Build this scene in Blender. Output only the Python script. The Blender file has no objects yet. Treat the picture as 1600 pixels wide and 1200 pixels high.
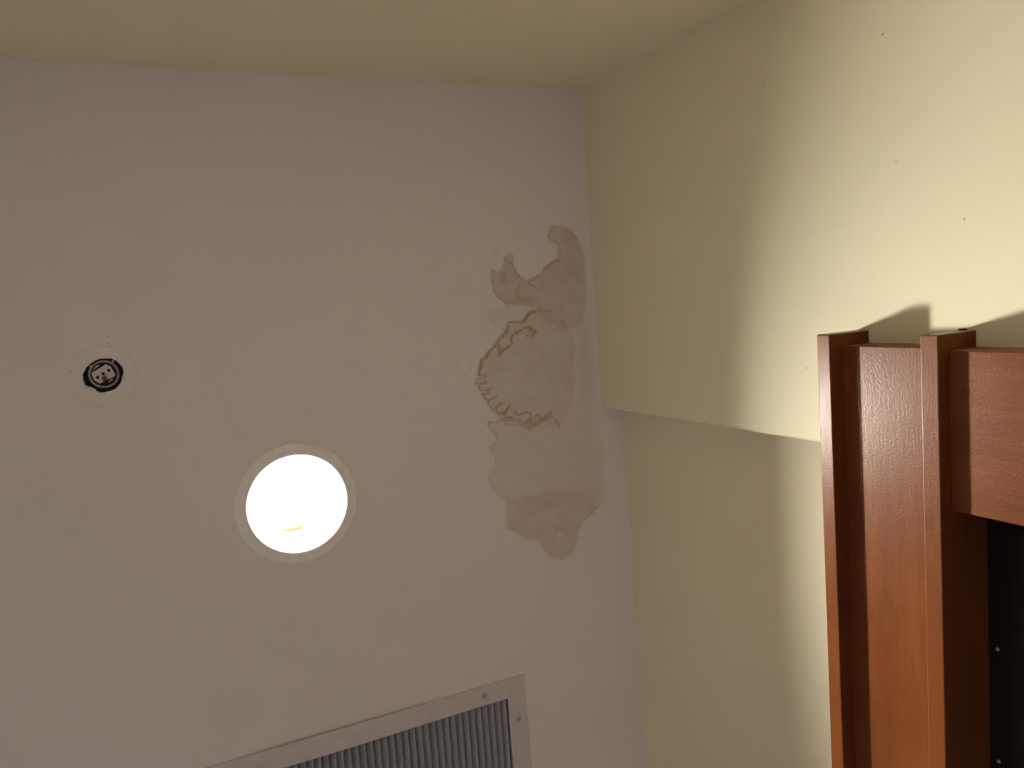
import bpy, bmesh, math, random
import numpy as np
from mathutils import Matrix, Vector
random.seed(4)
scene = bpy.context.scene
COL = scene.collection
PI = math.pi

# ------------------------------------------------------------------ camera
# world axes: X towards the right wall, Y along it, Z up (metres, floor at 0)
EYE = Vector((0, 0, 1.45))
RIGHT = Vector((0.89999523, 0.07282645, -0.43391912))
DOWN = Vector((-0.10986142, 0.99211691, -0.06075393))
FWD = Vector((0.42607401, 0.10198208, 0.9009013))
cam_data = bpy.data.cameras.new('camera')
cam = bpy.data.objects.new('camera', cam_data)
COL.objects.link(cam)
m = Matrix((RIGHT, -DOWN, -FWD)).transposed().to_4x4()
m.translation = EYE
cam.matrix_world = m
cam_data.sensor_fit = 'HORIZONTAL'
cam_data.sensor_width = 36.0
cam_data.lens = 36.0 * 1253.66 / 1600
cam_data.clip_start = 0.01
scene.camera = cam

# ------------------------------------------------------------------ light and exposure
world = bpy.data.worlds.new('world')
scene.world = world
world.use_nodes = True
world.node_tree.nodes['Background'].inputs[0].default_value = (0.5, 0.5, 0.5, 1)
world.node_tree.nodes['Background'].inputs[1].default_value = 0.0   # closed room: all light is from the downlight and its added fill copy
LAMP_STRENGTH = 1530.0
LAMP_COLOUR = (1.0, 0.965, 0.84)
scene.view_settings.view_transform = 'Standard'
scene.view_settings.look = 'None'
scene.view_settings.gamma = 1.0
scene.view_settings.exposure = 0.0
scene.view_settings.use_curve_mapping = False
scene.cycles.max_bounces = 10
scene.cycles.diffuse_bounces = 8
scene.cycles.sample_clamp_indirect = 6.0

# ------------------------------------------------------------------ measurements
CEIL = 2.70
XU = 0.7686          # face of the upper, thicker stretch of the right wall
XL = 0.8168          # face of its recessed stretch
YSTEP = 0.2045       # where one becomes the other
YEND = -0.3610       # far end wall
XLEFT, YFRONT = -1.25, 3.2

# ------------------------------------------------------------------ helpers
def obj(name, bm, mat, parent=None, smooth=False, loc=None):
    me = bpy.data.meshes.new(name)
    bm.to_mesh(me); bm.free()
    if smooth:
        for p in me.polygons: p.use_smooth = True
    o = bpy.data.objects.new(name, me)
    COL.objects.link(o)
    if mat: me.materials.append(mat)
    if parent: o.parent = parent
    if loc: o.location = loc
    return o

def empty(name, loc, label, cat, group=None):
    o = bpy.data.objects.new(name, None)
    o.empty_display_size = 0.05
    COL.objects.link(o)
    o.location = loc
    o['label'] = label; o['category'] = cat
    if group: o['group'] = group
    return o

def struct(o, label=None):
    o['kind'] = 'structure'
    if label: o['label'] = label
    return o

def box(bm, lo, hi, bevel=0.0, seg=2):
    vs = [bm.verts.new((x, y, z)) for x in (lo[0], hi[0]) for y in (lo[1], hi[1]) for z in (lo[2], hi[2])]
    fs = [(0,1,3,2), (4,6,7,5), (0,4,5,1), (2,3,7,6), (0,2,6,4), (1,5,7,3)]
    faces = [bm.faces.new([vs[i] for i in f]) for f in fs]
    if bevel:
        es = list({e for f in faces for e in f.edges})
        bmesh.ops.bevel(bm, geom=es, offset=bevel, segments=seg, profile=0.5, affect='EDGES')

def lathe(bm, prof, n=64, c=(0, 0, 0), cap0=False, cap1=False):
    """prof: (radius, z) pairs turned about the z axis through c"""
    rings = []
    for r, z in prof:
        rings.append([bm.verts.new((c[0]+r*math.cos(2*PI*i/n), c[1]+r*math.sin(2*PI*i/n), c[2]+z)) for i in range(n)])
    for a, b in zip(rings, rings[1:]):
        for i in range(n):
            bm.faces.new((a[i], a[(i+1) % n], b[(i+1) % n], b[i]))
    if cap0: bm.faces.new(rings[0][::-1])
    if cap1: bm.faces.new(rings[-1])

def tube(bm, pts, r, n=12):
    pts = [Vector(p) for p in pts]
    rings = []
    t0 = (pts[1]-pts[0]).normalized()
    u = t0.orthogonal().normalized()
    for i, p in enumerate(pts):
        if i == 0: t = pts[1]-pts[0]
        elif i == len(pts)-1: t = pts[-1]-pts[-2]
        else: t = pts[i+1]-pts[i-1]
        t.normalize()
        u = (u - t*u.dot(t)).normalized()
        v = t.cross(u)
        rings.append([bm.verts.new(p + r*(math.cos(2*PI*k/n)*u + math.sin(2*PI*k/n)*v)) for k in range(n)])
    for a, b in zip(rings, rings[1:]):
        for k in range(n):
            bm.faces.new((a[k], a[(k+1) % n], b[(k+1) % n], b[k]))
    bm.faces.new(rings[0][::-1]); bm.faces.new(rings[-1])

class NT:
    def __init__(s, name):
        s.mat = bpy.data.materials.new(name); s.mat.use_nodes = True
        s.t = s.mat.node_tree; s.b = s.t.nodes['Principled BSDF']
    def n(s, kind, **kw):
        nd = s.t.nodes.new(kind)
        for k, v in kw.items():
            if k in nd.inputs: nd.inputs[k].default_value = v
            else: setattr(nd, k, v)
        return nd
    def l(s, a, b): s.t.links.new(a, b)
    def math(s, op, a, b=None, c=None, clamp=False):
        nd = s.t.nodes.new('ShaderNodeMath'); nd.operation = op; nd.use_clamp = clamp
        for i, v in enumerate((a, b, c)):
            if v is None: continue
            if isinstance(v, (int, float)): nd.inputs[i].default_value = v
            else: s.l(v, nd.inputs[i])
        return nd.outputs[0]
    def mix(s, f, a, b):
        nd = s.t.nodes.new('ShaderNodeMix'); nd.data_type = 'RGBA'
        for i, v in ((0, f), (6, a), (7, b)):
            if isinstance(v, (int, float)): nd.inputs[i].default_value = v
            elif isinstance(v, tuple): nd.inputs[i].default_value = (*v, 1)
            else: s.l(v, nd.inputs[i])
        return nd.outputs[2]
    def set(s, **kw):
        for k, v in kw.items():
            i = s.b.inputs[k.replace('_', ' ')]
            if isinstance(v, tuple): i.default_value = (*v, 1)
            elif isinstance(v, (int, float)): i.default_value = v
            else: s.l(v, i)

def paint(name, col, var=0.04, rough=0.75, bump=0.05, fine=220.0):
    m = NT(name)
    tc = m.n('ShaderNodeTexCoord')
    n1 = m.n('ShaderNodeTexNoise', Scale=2.6, Detail=3.0); m.l(tc.outputs['Object'], n1.inputs['Vector'])
    c2 = tuple(c*(1-var*2) for c in col)
    m.set(Base_Color=m.mix(n1.outputs[0], c2, col), Roughness=rough)
    m.b.inputs['Specular IOR Level'].default_value = 0.25
    n2 = m.n('ShaderNodeTexNoise', Scale=fine, Detail=2.0); m.l(tc.outputs['Object'], n2.inputs['Vector'])
    n3 = m.n('ShaderNodeTexNoise', Scale=14.0, Detail=2.0); m.l(tc.outputs['Object'], n3.inputs['Vector'])
    h = m.math('ADD', m.math('MULTIPLY', n2.outputs[0], 0.25), m.math('MULTIPLY', n3.outputs[0], 2.0))
    bp = m.n('ShaderNodeBump', Strength=bump, Distance=0.004); m.l(h, bp.inputs['Height'])
    m.l(bp.outputs[0], m.b.inputs['Normal'])
    return m

def plain(name, col, rough=0.5, metal=0.0, spec=0.5):
    m = NT(name)
    tc = m.n('ShaderNodeTexCoord')
    n1 = m.n('ShaderNodeTexNoise', Scale=60.0, Detail=3.0); m.l(tc.outputs['Object'], n1.inputs['Vector'])
    m.set(Base_Color=m.mix(n1.outputs[0], tuple(c*0.88 for c in col), tuple(min(1, c*1.08) for c in col)), Roughness=rough, Metallic=metal)
    m.b.inputs['Specular IOR Level'].default_value = spec
    return m.mat

def wood(name, axis, light=(0.157, 0.049, 0.0135), dark=(0.094, 0.0255, 0.0063), rough=0.335):
    """axis: 'Y' or 'Z', the way the grain runs"""
    m = NT(name)
    tc = m.n('ShaderNodeTexCoord')
    mp = m.n('ShaderNodeMapping'); m.l(tc.outputs['Object'], mp.inputs[0])
    s = {'Y': (1, 0.07, 1), 'Z': (1, 1, 0.10)}[axis]
    mp.inputs['Scale'].default_value = s
    wv = m.n('ShaderNodeTexNoise', Scale=38.0, Detail=5.0, Roughness=0.6, Distortion=0.4); m.l(mp.outputs[0], wv.inputs['Vector'])
    fi = m.n('ShaderNodeTexNoise', Scale=420.0, Detail=3.0); m.l(mp.outputs[0], fi.inputs['Vector'])
    bl = m.n('ShaderNodeTexNoise', Scale=9.0, Detail=2.0); m.l(tc.outputs['Object'], bl.inputs['Vector'])
    a = m.math('MULTIPLY', wv.outputs[0], 0.5)
    b = m.math('MULTIPLY', fi.outputs[0], 0.22)
    c = m.math('MULTIPLY', bl.outputs[0], 0.38)
    f = m.math('MULTIPLY_ADD', m.math('ADD', m.math('ADD', a, b), c), 2.6, -0.90, clamp=True)
    m.set(Base_Color=m.mix(f, dark, light))
    m.set(Roughness=m.math('MULTIPLY_ADD', fi.outputs[0], 0.14, rough-0.07))
    orange = m.n('ShaderNodeTexNoise', Scale=420.0, Detail=1.0); m.l(tc.outputs['Object'], orange.inputs['Vector'])
    h = m.math('ADD', m.math('MULTIPLY', fi.outputs[0], 0.5), m.math('MULTIPLY', orange.outputs[0], 0.7))
    bp = m.n('ShaderNodeBump', Strength=0.34, Distance=0.0006); m.l(h, bp.inputs['Height'])
    m.l(bp.outputs[0], m.b.inputs['Normal'])
    m.b.inputs['Specular IOR Level'].default_value = 0.20
    return m.mat

WALL_COL = (0.80, 0.738, 0.56)
M_wall = paint('cream_wall_paint', WALL_COL)
wlink = M_wall.b.inputs['Base Color'].links[0].from_socket
wgeo = M_wall.n('ShaderNodeNewGeometry')
wsp = None
for p, rad in (((0.7686, -0.0491, 1.9875), .0018), ((0.7686, -0.2568, 2.0781), .0020), ((0.7686, -0.2521, 2.2557), .0015), ((0.7686, 0.1104, 2.2028), .0018), ((0.7686, -0.1194, 2.0652), .0012)):
    vd = M_wall.n('ShaderNodeVectorMath', operation='DISTANCE'); M_wall.l(wgeo.outputs['Position'], vd.inputs[0]); vd.inputs[1].default_value = p
    q = M_wall.math('SUBTRACT', 1.0, M_wall.math('DIVIDE', vd.outputs['Value'], rad), clamp=True)
    wsp = q if wsp is None else M_wall.math('MAXIMUM', wsp, q)
M_wall.l(M_wall.mix(wsp, (1, 1, 1), (0.3, 0.25, 0.2)), (wm := M_wall.n('ShaderNodeMix', data_type='RGBA', blend_type='MULTIPLY')).inputs[7])
wm.inputs[0].default_value = 1
M_wall.l(wlink, wm.inputs[6]); M_wall.l(wm.outputs[2], M_wall.b.inputs['Base Color'])
M_wall = M_wall.mat
M_floor = plain('dark_grey_floor', (0.31, 0.295, 0.345), 0.5)
M_mauve = paint('pale_mauve_wall_paint', (0.88, 0.84, 0.90)).mat
M_woodY = wood('cherry_wood_long_grain', 'Y')
M_woodZ = wood('cherry_wood_upright_grain', 'Z')
M_black = plain('black_lacquer', (0.006, 0.005, 0.004), 0.35, spec=0.3)
M_glass = plain('dark_glass', (0.010, 0.011, 0.012), 0.12)
M_white_metal = plain('white_enamelled_metal', (0.63, 0.595, 0.615), 0.55, spec=0.3)
M_vent_dark = plain('dusty_duct_black', (0.015, 0.016, 0.02), 0.8)
M_slat = plain('grey_louvre_metal', (0.40, 0.41, 0.44), 0.45)
M_trim = plain('satin_white_trim', (0.93, 0.90, 0.90), 0.25)
M_mirror = plain('spun_aluminium', (0.92, 0.92, 0.92), 0.16, metal=1.0)
M_navy = plain('dark_blue_recess', (0.16, 0.28, 0.46), 0.6)
M_ring = plain('tarnished_brass_ring', (0.46, 0.34, 0.28), 0.45, metal=0.3)
M_plate = plain('dull_steel_plate', (0.72, 0.64, 0.64), 0.5, metal=0.1)
M_maroon = plain('maroon_fuse_link', (0.24, 0.10, 0.12), 0.4)
M_screw = plain('bare_screw_steel', (0.36, 0.33, 0.30), 0.4, metal=0.6)
M_yellow = plain('yellowed_socket_plastic', (0.30, 0.25, 0.09), 0.5)
M_plaster = paint('chipped_plaster', (0.66, 0.62, 0.58), bump=0.3).mat
mm = NT('lit_lamp_tube'); mm.b.inputs['Emission Color'].default_value = (*LAMP_COLOUR, 1)
mm.set(Base_Color=(0.9, 0.9, 0.9)); mm.b.inputs['Emission Strength'].default_value = LAMP_STRENGTH
M_tube = mm.mat

# ------------------------------------------------------------------ water stain, traced on the ceiling (millimetres in x, y)
UPPER = [(682.1, -126.3), (686.2, -119.5), (679.2, -109.0), (684.8, -102.2), (698.2, -95.0), (697.9, -70.8), (681.7, -62.1), (670.3, -54.5), (661.8, -42.9), (649.2, -38.2), (639.9, -36.0), (635.9, -30.4), (625.0, -36.8), (616.7, -45.2), (612.2, -56.0), (608.0, -65.4), (612.9, -71.7), (609.1, -79.8), (600.4, -81.4), (594.1, -75.2), (591.1, -57.0), (579.2, -53.7), (565.2, -59.5), (563.8, -42.7), (567.5, -34.7), (567.6, -19.0), (578.2, -6.6), (594.8, 5.1), (615.4, 8.3), (648.1, 14.0), (655.7, 34.8), (691.5, 54.0), (729.4, 57.0), (747.5, 30.6), (751.8, 3.2), (754.0, -27.1), (753.6, -60.2), (748.0, -85.1), (741.2, -101.7), (731.3, -116.9), (717.7, -124.8), (699.1, -127.2)]
MID = [(647.7, 19.4), (632.3, 22.3), (622.2, 35.0), (593.9, 34.2), (591.5, 45.9), (581.9, 55.8), (562.9, 72.7), (536.6, 94.0), (530.2, 118.4), (522.0, 130.7), (527.9, 145.9), (534.2, 155.9), (535.3, 160.5), (551.1, 179.8), (566.1, 193.8), (581.5, 205.3), (610.2, 222.7), (641.1, 220.0), (677.9, 230.5), (701.8, 209.7), (714.3, 171.9), (719.1, 150.9), (715.2, 116.9), (724.3, 81.6), (713.9, 50.2), (693.1, 32.2), (672.3, 19.8)]
LOWER = [(540.6, 201.2), (540.0, 207.9), (547.8, 219.7), (554.3, 230.0), (550.5, 240.3), (541.4, 244.4), (539.7, 253.6), (548.6, 263.0), (550.2, 279.5), (539.1, 288.7), (531.5, 299.6), (535.5, 315.2), (543.3, 327.5), (564.0, 346.2), (560.9, 391.2), (571.7, 400.2), (589.0, 412.0), (600.5, 421.3), (616.0, 421.5), (624.5, 431.7), (629.6, 446.9), (641.2, 460.7), (659.5, 470.3), (675.6, 470.8), (689.3, 462.0), (702.3, 441.4), (701.7, 426.7), (714.5, 408.9), (730.1, 400.1), (749.2, 389.0), (765.0, 380.1), (781.7, 336.1), (789.9, 221.0), (758.8, 188.4), (713.5, 183.1), (692.3, 208.5), (660.2, 215.5), (611.5, 206.4), (576.5, 193.8), (561.1, 201.2)]
LOWER_DARK = [(564.0, 346.2), (600.4, 345.6), (650.7, 337.4), (713.9, 351.0), (766.5, 359.9), (765.0, 380.1), (749.2, 389.0), (730.1, 400.1), (714.5, 408.9), (703.6, 424.2), (697.2, 443.3), (685.9, 464.2), (659.5, 470.3), (629.6, 446.9), (621.9, 425.5), (600.5, 421.3), (561.8, 391.4)]
HALO = [(594.8, 5.1), (565.1, 10.9), (555.0, 22.0), (560.4, 32.9), (572.5, 44.4), (592.5, 34.1), (632.4, 21.0), (647.8, 18.1)]
BACK = [(648.6, 7.4), (694.0, 21.3), (729.5, 12.8), (760.4, -12.9), (769.4, 43.4), (764.5, 155.8), (760.4, 212.3), (712.8, 192.3), (719.1, 150.9), (715.2, 116.9), (724.3, 81.6), (713.9, 50.2), (672.3, 19.8)]
LINES = [([(646.1, 20.1), (636.9, 21.3), (629.6, 25.4), (625.4, 32.6), (619.8, 35.3)], 4.5, 1.0), ([(625.3, 33.9), (613.1, 36.4), (593.9, 34.2)], 2.6, 1.0), ([(592.0, 39.3), (589.8, 48.5), (580.4, 55.7), (572.5, 62.9), (566.0, 70.8)], 4, 0.9), ([(565.9, 71.6), (553.5, 81.1), (545.4, 90.9), (536.4, 95.3), (534.0, 106.9), (530.2, 118.4)], 3.6, 1.0), ([(599.5, 56.7), (595.4, 63.6), (596.8, 71.7), (585.9, 78.7), (575.1, 84.4), (571.0, 88.0)], 3.2, 1.0), ([(572.0, 76.2), (572.8, 86.9), (578.2, 82.0)], 4.5, 0.9), ([(605.7, 54.6), (616.5, 50.1)], 4, 1.0), ([(622.8, 47.1), (634.1, 45.3), (635.3, 53.5)], 3, 0.9), ([(632.8, 53.3), (644.3, 55.0), (636.6, 63.1)], 4, 0.9), ([(626.2, 60.3), (629.2, 60.5)], 2.4, 0.9), ([(582.7, 45.2), (591.5, 45.9)], 3.0, 0.6), ([(530.2, 118.4), (540.1, 120.8), (544.7, 123.9), (532.4, 126.5), (524.3, 127.5), (521.6, 132.5), (524.6, 134.4), (543.9, 133.1), (540.2, 136.1), (528.6, 137.5), (529.6, 145.6), (540.7, 147.4), (551.8, 143.8), (543.4, 149.8), (544.6, 153.1), (534.6, 152.0), (536.1, 157.5)], 1.5, 0.8), ([(536.3, 155.3), (535.9, 160.6), (545.2, 163.6), (552.5, 163.4), (561.0, 159.0), (549.0, 163.5), (543.1, 170.8), (549.7, 179.6), (557.1, 177.9), (568.7, 172.6), (556.5, 178.3), (559.8, 187.6), (572.3, 190.5), (578.7, 184.6), (583.8, 177.1), (573.0, 192.8), (575.4, 199.6), (586.5, 199.1), (595.2, 191.3), (597.1, 197.8), (606.4, 194.9), (618.5, 195.0), (623.6, 199.8), (620.7, 206.3), (612.6, 211.5), (626.6, 208.4), (638.0, 200.2), (640.4, 209.6), (649.9, 207.3), (663.9, 199.4), (659.2, 208.5), (646.3, 213.2)], 1.9, 0.95), ([(551.0, 181.1), (564.5, 194.9), (578.6, 204.3), (596.5, 205.0), (612.3, 215.3), (632.2, 215.2), (657.4, 211.0)], 4.5, 0.55), ([(604.6, 217.0), (619.3, 223.4), (635.1, 218.3)], 4, 0.6), ([(663.0, 199.2), (664.4, 209.1), (674.1, 218.8), (678.0, 229.1)], 3, 0.45), ([(540.6, 201.2), (552.0, 204.1), (565.5, 201.0), (575.1, 210.4), (592.7, 214.4), (605.0, 212.4)], 1.6, 0.6), ([(543.3, 203.0), (539.9, 209.2), (547.2, 220.1), (554.9, 230.1), (550.5, 240.3), (542.2, 244.5)], 1.3, 0.6), ([(548.4, 265.7), (548.8, 278.0)], 1.2, 0.45), ([(608.0, -65.4), (613.9, -54.6), (615.9, -46.6), (625.1, -38.1), (636.5, -30.3), (648.0, -23.5)], 2.2, 0.6), ([(636.7, -33.5), (649.2, -38.2), (660.1, -41.6), (668.7, -52.7), (681.6, -60.7), (696.0, -66.0)], 3.5, 0.45), ([(608.0, -65.4), (612.9, -71.7), (609.7, -79.2), (601.9, -81.1), (594.1, -75.2), (591.2, -58.3)], 1.3, 0.45), ([(567.9, -39.9), (568.7, -32.0), (568.2, -19.5), (578.2, -6.6), (594.9, 4.5)], 2.0, 0.5), ([(618.0, -23.9), (611.0, -11.1), (622.1, -1.1), (643.1, 0.3), (652.5, -3.1)], 5.5, 0.35), ([(682.3, -108.9), (686.3, -101.3), (698.2, -95.6)], 2, 0.4), ([(653.8, 19.8), (675.2, 21.4)], 4, 0.4), ([(700.1, 43.7), (702.8, 49.4)], 7, 0.4), ([(714.9, 100.2), (711.6, 113.8), (715.1, 118.3)], 2, 0.4), ([(577.7, -88.8), (581.8, -85.6)], 1.5, 0.4), ([(591.5, -43.9), (587.8, -34.9)], 5, 0.3), ([(517.2, 103.4), (515.1, 109.3), (510.2, 113.4), (503.8, 115.0), (497.2, 113.6), (492.1, 109.5), (489.5, 103.7), (490.0, 97.6), (493.5, 92.4), (499.3, 89.4), (505.9, 89.3), (512.0, 92.1), (516.1, 97.1), (517.2, 103.3)], 1.3, 0.28), ([(489.3, 101.1), (490.5, 103.0)], 2.5, 0.35), ([(559.4, 10.5), (555.0, 22.0), (560.5, 31.6), (568.4, 41.4)], 1.2, 0.25), ([(718.0, 406.6), (730.2, 398.7), (747.6, 388.7)], 2, 0.3), ([(603.5, 344.8), (624.7, 349.8)], 9, 0.2)]
CLEAR = [(664.6, 425.3)]
HOLE = [(-59.7, 56.7), (-56.7, 51.1), (-50.9, 44.0), (-41.9, 38.4), (-33.2, 36.9), (-22.7, 37.9), (-14.7, 43.4), (-9.2, 52.4), (-8.9, 59.6), (-11.4, 67.8), (-16.1, 75.7), (-23.3, 82.1), (-34.3, 84.5), (-41.3, 85.1), (-45.1, 81.4), (-48.4, 77.5), (-52.3, 75.2), (-55.4, 74.3), (-58.3, 72.2), (-60.5, 63.7)]
RINGC = [(-34.1, 59.4)]
PLATE = [(-50.1, 56.5), (-30.1, 45.3), (-24.1, 49.0), (-19.5, 61.5), (-20.3, 63.3), (-40.7, 72.7), (-47.6, 67.0)]
PL_PTS = [(-34.9, 58.7), (-27.4, 54.7), (-42.3, 63.0), (-34.0, 65.4)]
SPECKS = [(-24.0, 7.2), (-23.7, 16.4), (-22.1, 21.5), (-13.1, 82.3), (-72.5, 50.6)]

def poly_sd(P, pts):
    """signed distance (mm, inside positive) of points P to the closed outline pts"""
    pts = np.array(pts, float); d = np.full(len(P), 1e9); ins = np.zeros(len(P), bool)
    for a, b in zip(pts, np.roll(pts, -1, 0)):
        ab = b-a; t = np.clip(((P-a) @ ab)/max(ab @ ab, 1e-9), 0, 1)
        d = np.minimum(d, np.hypot(*(P-a-t[:, None]*ab).T))
        c = (a[1] > P[:, 1]) != (b[1] > P[:, 1])
        if abs(ab[1]) > 1e-9: ins ^= c & (P[:, 0] < ab[0]*(P[:, 1]-a[1])/ab[1]+a[0])
    return np.where(ins, d, -d)

def line_d(P, pts):
    pts = np.array(pts, float); d = np.full(len(P), 1e9)
    for a, b in zip(pts, pts[1:]):
        ab = b-a; t = np.clip(((P-a) @ ab)/max(ab @ ab, 1e-9), 0, 1)
        d = np.minimum(d, np.hypot(*(P-a-t[:, None]*ab).T))
    return d

def vnoise(P, scale, seed):
    """smooth value noise on points (mm)"""
    r = np.random.RandomState(seed); g = r.rand(64, 64)
    q = P/scale; i = np.floor(q).astype(int); f = q-i; f = f*f*(3-2*f)
    a = g[i[:, 0] % 64, i[:, 1] % 64]; b = g[(i[:, 0]+1) % 64, i[:, 1] % 64]
    c = g[i[:, 0] % 64, (i[:, 1]+1) % 64]; d = g[(i[:, 0]+1) % 64, (i[:, 1]+1) % 64]
    return (a*(1-f[:, 0])+b*f[:, 0])*(1-f[:, 1])+(c*(1-f[:, 0])+d*f[:, 0])*f[:, 1]

def stain(P):
    """wash (how brown) and line (tide marks) at each point"""
    W = P + np.stack([vnoise(P, 6, 1)-.5, vnoise(P, 6, 2)-.5], 1)*3.2 + np.stack([vnoise(P, 2.3, 5)-.5, vnoise(P, 2.3, 6)-.5], 1)*2.0
    cloud = 0.55*vnoise(P, 26, 3)+0.45*vnoise(P, 9, 4)
    s = lambda d, w: 1/(1+np.exp(-np.clip(d/w, -30, 30)))
    def blob(poly, level, rim, soft=0.7, rimw=4.0):
        d = poly_sd(W, poly)
        return s(d, soft)*(level*(0.70+0.6*cloud) + rim*np.exp(-np.maximum(d, 0)/rimw))
    wash = np.maximum.reduce([blob(UPPER, .50, .14), blob(MID, .40, .08, 1.2), blob(LOWER, .27, .12), blob(HALO, .14, .08), blob(BACK, .34, 0, 7.0)])
    wash += blob(LOWER_DARK, .20, .03, 4.0)
    wash *= 1 - 0.55*s(5.5-np.hypot(*(W-np.array(CLEAR[0])).T), 1.0)
    # the far side of the stain thins out towards the wall
    wash *= 1 - 0.70*s(P[:, 0]-754, 5)
    lw = np.zeros(len(P))
    grit = vnoise(P, 4, 12)
    V = P + np.stack([vnoise(P, 3, 8)-.5, vnoise(P, 3, 9)-.5], 1)*2.6
    for pts, w, k in LINES:
        d = line_d(V, pts)*1.0
        lw = np.maximum(lw, k*np.exp(-(d/(w*(0.66+0.35*grit)))**2))
    return np.clip(wash, 0, 1), np.clip(lw*(0.75+0.4*cloud), 0, 1)

# ------------------------------------------------------------------ the ceiling, one mesh with the openings cut in it
DET = Vector((-0.0341, 0.0594))          # middle of the sprinkler opening
LAMP = Vector((0.2100, 0.2860))          # middle of the downlight
VX0, VX1, VY0, VY1 = -0.035, 0.5378, 0.6975, 1.215      # opening of the air grille
mc = paint('white_ceiling_paint', (0.785, 0.755, 0.775), var=0.02, bump=0.05)
base_link = mc.b.inputs['Base Color'].links[0].from_socket
at = mc.n('ShaderNodeAttribute', attribute_name='stain')
sp = mc.n('ShaderNodeSeparateColor'); mc.l(at.outputs['Color'], sp.inputs[0])
c1 = mc.mix(sp.outputs[0], (1.0, 1.0, 1.0), (0.62, 0.47, 0.33))
c2 = mc.mix(sp.outputs[1], (1.0, 1.0, 1.0), (0.58, 0.47, 0.24))
# grubby ring left by a lost cover plate, and a few specks beside it
geo = mc.n('ShaderNodeNewGeometry')
def dist_to(x, y):
    v = mc.n('ShaderNodeVectorMath', operation='DISTANCE'); mc.l(geo.outputs['Position'], v.inputs[0]); v.inputs[1].default_value = (x, y, CEIL)
    return v.outputs['Value']
wob = mc.n('ShaderNodeTexNoise', Scale=45.0, Detail=4.0); mc.l(geo.outputs['Position'], wob.inputs['Vector'])
d0 = mc.math('ADD', dist_to(DET.x, DET.y+0.002), mc.math('MULTIPLY_ADD', wob.outputs[0], 0.008, -0.004))
ring = mc.math('SUBTRACT', 1.0, mc.math('DIVIDE', mc.math('ABSOLUTE', mc.math('SUBTRACT', d0, 0.043)), 0.0035), clamp=True)
ring = mc.math('MULTIPLY', ring, mc.math('MULTIPLY_ADD', wob.outputs[0], 1.4, -0.55, clamp=True))
spk = None
for (x, y), r in zip(SPECKS, (0.9, 0.9, 1.5, 1.0, 1.6)):
    q = mc.math('SUBTRACT', 1.0, mc.math('DIVIDE', dist_to(x/1000, y/1000), r*0.0013), clamp=True)
    spk = q if spk is None else mc.math('MAXIMUM', spk, q)
dirt = mc.math('MAXIMUM', mc.math('MULTIPLY', ring, 0.5), spk)
c3 = mc.mix(dirt, (1.0, 1.0, 1.0), (0.42, 0.33, 0.26))
def mulc(a, b):
    nd = mc.n('ShaderNodeMix', data_type='RGBA', blend_type='MULTIPLY'); nd.inputs[0].default_value = 1
    mc.l(a, nd.inputs[6]); mc.l(b, nd.inputs[7]); return nd.outputs[2]
mc.l(mulc(mulc(mulc(base_link, c1), c2), c3), mc.b.inputs['Base Color'])
M_ceiling = mc.mat

def loop(bm, pts, z):
    vs = [bm.verts.new((x, y, z)) for x, y in pts]
    return vs, [bm.edges.new((vs[i], vs[(i+1) % len(vs)])) for i in range(len(vs))]
bm = bmesh.new()
SX0, SX1, SY0, SY1 = 0.470, 0.7674, -0.150, 0.490
hole = []
for i in range(len(HOLE)):                                  # ragged plaster edge
    a, b = Vector(HOLE[i]), Vector(HOLE[(i+1) % len(HOLE)])
    for k in range(4):
        p = a.lerp(b, k/4) + Vector((random.uniform(-.45, .45), random.uniform(-.45, .45)))
        hole.append((p.x/1000, p.y/1000))
edges = []
outer, e = loop(bm, [(XLEFT-.05, YEND-.05), (XL+.12, YEND-.05), (XL+.12, YFRONT+.05), (XLEFT-.05, YFRONT+.05)], CEIL); edges += e
rims = []
for pts in (hole, [(LAMP.x+.086*math.cos(t*PI/24), LAMP.y+.086*math.sin(t*PI/24)) for t in range(48)],
            [(VX0-.006, VY0-.006), (VX1+.006, VY0-.006), (VX1+.006, VY1+.006), (VX0-.006, VY1+.006)],
            [(SX0, SY0), (SX1, SY0), (SX1, SY1), (SX0, SY1)]):
    v, e = loop(bm, pts, CEIL); edges += e; rims.append(e)
# opening for an added, unseen fill downlight further back along the room
FILL_LAMP = Vector((-0.70, 1.75))
v, e = loop(bm, [(FILL_LAMP.x+.086*math.cos(t*PI/24), FILL_LAMP.y+.086*math.sin(t*PI/24)) for t in range(48)], CEIL); edges += e; rims.append(e)
bmesh.ops.triangle_fill(bm, use_beauty=True, edges=edges, normal=(0, 0, -1))
for i, e in enumerate(rims):
    if i == 3: continue
    r = bmesh.ops.extrude_edge_only(bm, edges=e)
    bmesh.ops.translate(bm, verts=[v for v in r['geom'] if isinstance(v, bmesh.types.BMVert)], vec=(0, 0, 0.014))
ns = len(bm.verts)
me = bpy.data.meshes.new('ceiling'); bm.to_mesh(me); bm.free()
V0 = [tuple(v.co) for v in me.vertices]; F0 = [tuple(p.vertices) for p in me.polygons]
STEP = 0.00115
nx = int(round((SX1-SX0)/STEP)); ny = int(round((SY1-SY0)/STEP))
gx, gy = np.meshgrid(np.linspace(SX0, SX1, nx+1), np.linspace(SY0, SY1, ny+1), indexing='ij')
P = np.stack([gx.ravel(), gy.ravel()], 1)
off = len(V0)
idx = off+np.arange((nx+1)*(ny+1)).reshape(nx+1, ny+1)
quads = np.stack([idx[:-1, :-1], idx[:-1, 1:], idx[1:, 1:], idx[1:, :-1]], -1).reshape(-1, 4)
me.clear_geometry()
me.from_pydata(V0+[(x, y, CEIL) for x, y in P.tolist()], [], F0+quads.tolist())
wash, lw = stain(P*1000)
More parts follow.
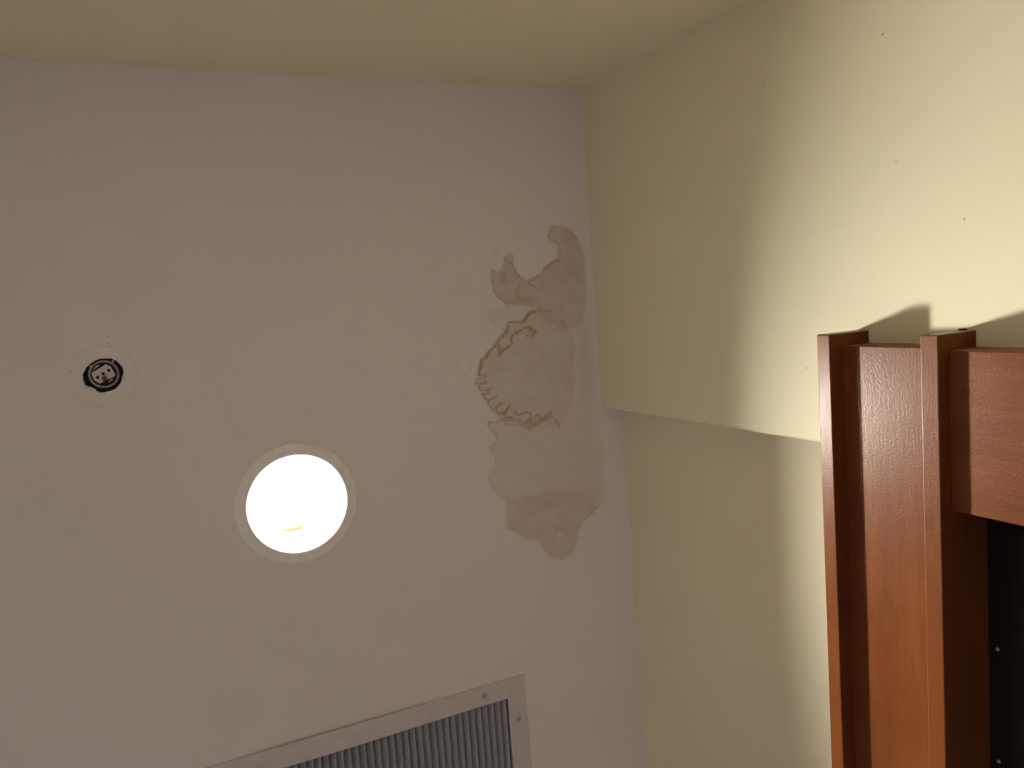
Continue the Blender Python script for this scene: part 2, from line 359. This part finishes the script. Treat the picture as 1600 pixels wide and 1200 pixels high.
colr = np.zeros((len(me.vertices), 4), np.float32); colr[:, 3] = 1
colr[off:, 0] = wash; colr[off:, 1] = lw
ca = me.color_attributes.new('stain', 'FLOAT_COLOR', 'POINT')
ca.data.foreach_set('color', colr.ravel())
me.materials.append(M_ceiling)
ceiling = bpy.data.objects.new('ceiling', me); COL.objects.link(ceiling)
struct(ceiling, 'off-white painted ceiling with a ragged brown water stain near the corner')

# ------------------------------------------------------------------ walls and floor
def wall(name, lo, hi, label, mat=M_wall):
    b = bmesh.new(); box(b, lo, hi)
    return struct(obj(name, b, mat), label)
wall('wall_end', (XLEFT-.1, YEND-.1, 0), (XL+.12, YEND, CEIL), 'plain cream wall along the top of the view')
wall('wall_left', (XLEFT-.1, YEND, 0), (XLEFT, YFRONT, CEIL), 'plain pale wall opposite the wooden surround', M_mauve)
wall('wall_front', (XLEFT-.1, YFRONT, 0), (XL+.12, YFRONT+.1, CEIL), 'plain pale wall behind the camera', M_mauve)
wall('floor', (XLEFT-.1, YEND-.1, -.05), (XL+.12, YFRONT+.1, 0), 'plain dark grey floor', M_floor)
b = bmesh.new()
# right wall in plan: thicker stretch, softened corner, recessed stretch; the corner wanders a little over its height
nz = 90
plan = [(XU, YEND), (XU, YSTEP-.004), (XU+.0012, YSTEP-.0012), (XU+.004, YSTEP), (XL, YSTEP), (XL, YFRONT), (XL+.12, YFRONT), (XL+.12, YEND)]
rows = []
for k in range(nz+1):
    z = CEIL*k/nz
    row = []
    for i, (x, y) in enumerate(plan):
        if i in (1, 2, 3): y += 0.0003*math.sin(z*31)+0.0003*math.sin(z*83+1)
        row.append(b.verts.new((x, y, z)))
    rows.append(row)
for r0, r1 in zip(rows, rows[1:]):
    for i in range(len(plan)):
        j = (i+1) % len(plan)
        b.faces.new((r0[i], r1[i], r1[j], r0[j]))
b.faces.new(rows[0]); b.faces.new(rows[-1][::-1])
bmesh.ops.recalc_face_normals(b, faces=b.faces)
struct(obj('wall_right', b, M_wall), 'cream wall with a stepped corner beside the wooden surround')

# ------------------------------------------------------------------ recessed downlight
def make_downlight(label):
    t = empty('recessed_downlight', (LAMP.x, LAMP.y, CEIL), label, 'ceiling light')
    b = bmesh.new()
    lathe(b, [(.0752, .006), (.0755, -.0022), (.0761, -.0036), (.0776, -.0041), (.0850, -.0034), (.0900, -.0022), (.0930, -.0011), (.0938, -.0004), (.0938, .0006)], 96)
    obj('trim_ring', b, M_trim, t, True)
    b = bmesh.new()
    lathe(b, [(.0752, .004), (.0750, .020), (.0735, .040), (.0710, .062), (.0650, .084), (.0560, .102), (.0400, .116), (.0180, .122)], 96, cap1=True)
    obj('reflector', b, M_mirror, t, True)
    b = bmesh.new()
    lathe(b, [(.0850, .0142), (.0850, .150)], 48, cap1=True)
    obj('housing_can', b, M_vent_dark, t)
    b = bmesh.new()
    for ox, oz in ((-.019, .074), (.000, .064), (.018, .067)):
        pts = [(ox-.0065, .034, oz), (ox-.0065, -.049, oz)]
        pts += [(ox-.0065*math.cos(a), -.049-.0095*math.sin(a), oz) for a in [PI*k/10 for k in range(1, 10)]]
        pts += [(ox+.0065, -.049, oz), (ox+.0065, .034, oz)]
        tube(b, pts, .0052)
    bo = obj('glowing_bulb', b, M_tube, t, True)
    b = bmesh.new()
    n = 32
    lathe(b, [(.016, -.013), (.018, .0), (.034, .0), (.0355, .002), (.034, .004), (.018, .005), (.016, .010)], n, cap0=True, cap1=True)
    for v in b.verts: v.co = Vector((v.co.x, .047+v.co.z, .069+v.co.y*0.62))
    obj('lamp_socket', b, M_yellow, t, True)
    return t
light1 = make_downlight('lit round recessed downlight in the ceiling with a pale trim ring')
fill_light = light1.copy(); COL.objects.link(fill_light); fill_light.location = (FILL_LAMP.x, FILL_LAMP.y, CEIL)  # unseen copy of the downlight, added to raise the ambient light
fill_light['label'] = 'added unseen fill downlight behind the camera near the front wall'
for ch in light1.children:
    c = ch.copy(); COL.objects.link(c); c.parent = fill_light
for o in (light1, fill_light): o['group'] = 'recessed downlights in the ceiling'

# ------------------------------------------------------------------ sprinkler in its ragged opening
t = empty('fire_sprinkler', (DET.x, DET.y, CEIL), 'small round fire sprinkler recessed in a ragged dark hole in the ceiling', 'sprinkler')
b = bmesh.new()
lathe(b, [(.036, .0145), (.036, .034)], 40, c=(0, .002, 0), cap1=True)
lathe(b, [(.0186, .034), (.0180, .013)], 40)
obj('recess_cup', b, M_navy, t, True)
b = bmesh.new()
lathe(b, [(.0166, .016), (.0166, .0115), (.0172, .0104), (.0184, .0100), (.0196, .0106), (.0201, .0125), (.0201, .017)], 56)
obj('outer_ring', b, M_ring, t, True)
b = bmesh.new()
loc = [Vector((x/1000-DET.x, y/1000-DET.y)) for x, y in PLATE]
lo_ = [b.verts.new((p.x*.97, p.y*.97, .0125)) for p in loc]; up_ = [b.verts.new((p.x*.97, p.y*.97, .0140)) for p in loc]
b.faces.new(lo_); b.faces.new(up_[::-1])
for i in range(len(loc)):
    j = (i+1) % len(loc); b.faces.new((lo_[i], lo_[j], up_[j], up_[i]))
bmesh.ops.recalc_face_normals(b, faces=b.faces)
pl = obj('deflector_plate', b, M_plate, t)
b = bmesh.new()
lathe(b, [(.0021, .0120), (.0023, .0128)], 20, c=(PL_PTS[0][0]/1000-DET.x, PL_PTS[0][1]/1000-DET.y, 0), cap0=True)
for k in (1, 2):
    cx, cy = PL_PTS[k][0]/1000-DET.x, PL_PTS[k][1]/1000-DET.y
    a = math.radians(28); q = .0019
    vs = [b.verts.new((cx+dx*math.cos(a)+dy*math.sin(a), cy-dx*math.sin(a)+dy*math.cos(a), .01225)) for dx, dy in ((-q, -q), (q, -q), (q, q), (-q, q))]
    b.faces.new(vs)
obj('slot', b, M_black, pl)
b = bmesh.new()
cx, cy = PL_PTS[3][0]/1000-DET.x, PL_PTS[3][1]/1000-DET.y
lathe(b, [(.0006, .0075), (.0026, .0085), (.0036, .0105), (.0036, .0125)], 20, c=(cx, cy, 0), cap0=True)
obj('fuse_link', b, M_maroon, t, True)
b = bmesh.new()
for (x, y, r) in ((-.011, -.009, .0016), (-.0085, -.0115, .0018), (-.0050, -.0128, .0014), (-.0135, -.0055, .0013), (.0085, .0090, .0018), (.0105, .0055, .0016), (.0060, .0115, .0013)):
    lathe(b, [(r*.5, .0135), (r, .0150), (r, .03)], 10, c=(x, y, 0), cap0=True)
obj('bracket_tab', b, M_plate, t, True)
# flakes of plaster hanging at the rim
for (px, py, w, h, a) in ((-10.5, 66.0, 3.6, 7.0, .25), (-20.5, 42.0, 3.0, 3.2, -.5), (-49.0, 46.5, 4.5, 1.6, .7), (-38.0, 84.3, 5.5, 2.0, .05), (-57.5, 75.5, 2.0, 5.5, -.7), (-52.0, 80.0, 1.4, 5.0, -.95), (-9.8, 50.0, 3.2, 1.2, -.1)):
    b = bmesh.new(); n = 9; vs = []
    for k in range(n):
        an = 2*PI*k/n; rr = random.uniform(.75, 1.15)/2000
        x, y = w*rr*math.cos(an), h*rr*math.sin(an)
        vs.append((px/1000-DET.x+x*math.cos(a)-y*math.sin(a), py/1000-DET.y+x*math.sin(a)+y*math.cos(a)))
    l = [b.verts.new((x, y, -.0011)) for x, y in vs]; u = [b.verts.new((x, y, .0012)) for x, y in vs]
    b.faces.new(l); b.faces.new(u[::-1])
    for i in range(n): b.faces.new((l[i], l[(i+1) % n], u[(i+1) % n], u[i]))
    bmesh.ops.recalc_face_normals(b, faces=b.faces)
    obj('plaster_flake', b, M_plaster, t)

# ------------------------------------------------------------------ air grille
t = empty('air_vent', ((VX0+VX1)/2, (VY0+VY1)/2, CEIL), 'white rectangular ceiling air vent with grey louvres and a screwed-on frame', 'vent')
cx, cy = (VX0+VX1)/2, (VY0+VY1)/2
OX0, OX1, OY0, OY1 = VX0-.036, VX1+.0355, VY0-.036, VY1+.036
b = bmesh.new()
# frame: inner lip, flat face, rolled outer edge, finely divided so that it can bow off the ceiling
prof = [(0.0, .010), (0.0, -.0016), (.0012, -.0026), (.033, -.0024), (.0350, -.0016), (.0355, .0)]
def ring_pts(d):
    n = 40
    x0, x1, y0, y1 = VX0-d, VX1+d, VY0-d, VY1+d
    P = [(x0+(x1-x0)*i/n, y0) for i in range(n)] + [(x1, y0+(y1-y0)*i/n) for i in range(n)]
    P += [(x1-(x1-x0)*i/n, y1) for i in range(n)] + [(x0, y1-(y1-y0)*i/n) for i in range(n)]
    return P
rings = []
for d, z in prof:
    row = []
    for x, y in ring_pts(d):
        bow = 0.0
        if y < VY0+.001:                       # near long side stands off the ceiling between its screws
            s = max(0.0, math.sin(PI*min(1, max(0, (x-0.06)/(0.42-0.06)))))
            bow = -.0030*s
        row.append(b.verts.new((x-cx, y-cy, z+bow)))
    rings.append(row)
for a_, c_ in zip(rings, rings[1:]):
    n = len(a_)
    for i in range(n): b.faces.new((a_[i], a_[(i+1) % n], c_[(i+1) % n], c_[i]))
bmesh.ops.recalc_face_normals(b, faces=b.faces)
obj('frame', b, M_white_metal, t)
b = bmesh.new()
pitch = .01215
x = VX1-.0050
while x > VX0+.012:
    arc = []
    for k in range(7):
        u = k/6
        arc.append((x-.0124*u, .0002+.0150*u+.0012*math.sin(PI*u)))          # low rounded lip, rising and curling back
    th = .0006
    for (xa, za), (xb, zb) in zip(arc, arc[1:]):
        b.faces.new([b.verts.new(p) for p in ((xa-cx, VY0-.004-cy, za), (xb-cx, VY0-.004-cy, zb), (xb-cx, VY1+.004-cy, zb), (xa-cx, VY1+.004-cy, za))])
    tube(b, [(x-cx, VY0-.004-cy, .0002), (x-cx, VY1+.004-cy, .0002)], .00055, 8)
    x -= pitch
bmesh.ops.remove_doubles(b, verts=b.verts, dist=1e-5)
obj('louvres', b, M_slat, t)
b = bmesh.new()
x0, x1, y0, y1, z0, z1 = VX0-.0055-cx, VX1+.0055-cx, VY0-.0055-cy, VY1+.0055-cy, .012, .16
vs = [b.verts.new(p) for p in ((x0, y0, z0), (x1, y0, z0), (x1, y1, z0), (x0, y1, z0), (x0, y0, z1), (x1, y0, z1), (x1, y1, z1), (x0, y1, z1))]
for f in ((0,1,5,4), (1,2,6,5), (2,3,7,6), (3,0,4,7), (4,5,6,7)): b.faces.new([vs[i] for i in f])
obj('duct_box', b, M_vent_dark, t)
def screw(x, y, parent, z=-.0026, r=.0038):
    b = bmesh.new()
    lathe(b, [(r, .0006), (r, -.0004), (r*.72, -.0013), (r*.40, -.0015)], 20)
    lathe(b, [(r*.40, -.0015), (r*.26, -.0003), (r*.02, -.0003)], 20)
    s = obj('screw', b, M_white_metal, parent, True, (x-cx, y-cy, z))
    b = bmesh.new(); lathe(b, [(r*1.0, .0001), (r*1.02, -.0005), (r*1.16, -.0005), (r*1.18, .0001)], 24)
    obj('countersink_rim', b, M_vent_dark, s, True)
    b = bmesh.new()
    box(b, (-r*.40, -.0006, -.00165), (r*.40, .0006, -.0013)); box(b, (-.0006, -r*.40, -.0016), (.0006, r*.40, -.0012))
    so = obj('cross_slot', b, M_black, s)
    return s
for x, y in ((.4926, .6795), (.5545, .7403), (.010, .6795), (.5545, 1.172), (.4926, 1.233), (.010, 1.233)):
    screw(x, y, t)

# ------------------------------------------------------------------ wooden surround on the right wall
Z0 = EYE.z
YA, YB = 0.0625, 1.42                        # ends of the two ledges
t = empty('wooden_surround', (XU, 0.74, 0), 'reddish-brown wooden surround with two projecting ledges framing a dark glass panel', 'door frame')
def part(name, lo, hi, mat, bevel=.0012, parent=t, subdiv=False):
    b = bmesh.new()
    box(b, tuple(lo[i]-t.location[i] for i in range(3)), tuple(hi[i]-t.location[i] for i in range(3)), bevel)
    return obj(name, b, mat, parent)
# ledges are notched round the step of the wall: thick stretch first, then on to the recessed wall
def ledge(name, xf, z0, z1):
    b = bmesh.new()
    P = [(xf, YA), (xf, YB), (XL, YB), (XL, YSTEP+.006), (XU, YSTEP+.006), (XU, YA)]
    lo = [b.verts.new((x-t.location.x, y-t.location.y, z0)) for x, y in P]; hi = [b.verts.new((x-t.location.x, y-t.location.y, z1)) for x, y in P]
    fl = b.faces.new(lo); fh = b.faces.new(hi[::-1]); 
    for i in range(len(P)): b.faces.new((lo[i], lo[(i+1) % len(P)], hi[(i+1) % len(P)], hi[i]))
    bmesh.ops.recalc_face_normals(b, faces=b.faces)
    es = [e for e in b.edges if any(abs(v.co.x+t.location.x-xf) < 1e-4 for v in e.verts)]
    bmesh.ops.bevel(b, geom=es, offset=.0014, segments=3, profile=.5, affect='EDGES')
    return obj(name, b, M_woodY, t)
ledge('top_ledge', .7070, Z0+.6569, Z0+.6755)
ledge('lower_ledge', .7115, Z0+.5270, Z0+.5468)
XP = .7262
part('header_panel', (XP, YA+.0145, Z0+.5468), (XU, YB-.0145, Z0+.6569), M_woodY, .0008)
part('side_panel', (XP, YA+.0165, 0), (XU, .2410, Z0+.5270), M_woodZ, .0012)
part('side_panel', (XP, YB-.179, 0), (XL, YB-.0165, Z0+.5270), M_woodZ, .0012)
gf = part('black_inner_frame', (.7822, .2412, 0), (.8160, YB-.1792, Z0+.5268), M_black, .0)
gl = part('dark_glass_panel', (.7790, .262, .02), (.7821, YB-.2, Z0+.5020), M_glass, .0005)
for y in (.3975, .5218, .6461, .7704, .8947):
    b = bmesh.new()
    lathe(b, [(.0021, .0), (.0019, .0009), (.0009, .0012)], 14, cap1=True)
    for v in b.verts: v.co = Vector((-v.co.z, v.co.x, v.co.y))
    o = obj('screw_head', b, M_screw, gf, True, (.7822-t.location.x, y-t.location.y, Z0+.5175))
b = bmesh.new(); box(b, (-.0022, -.0016, -.0045), (0, .0, .0045), .0005)
obj('dark_sliver', b, M_black, t, False, (XU-t.location.x, YA-t.location.y, Z0+.5405))  # thin dark sliver on the wall at the end of the lower ledge
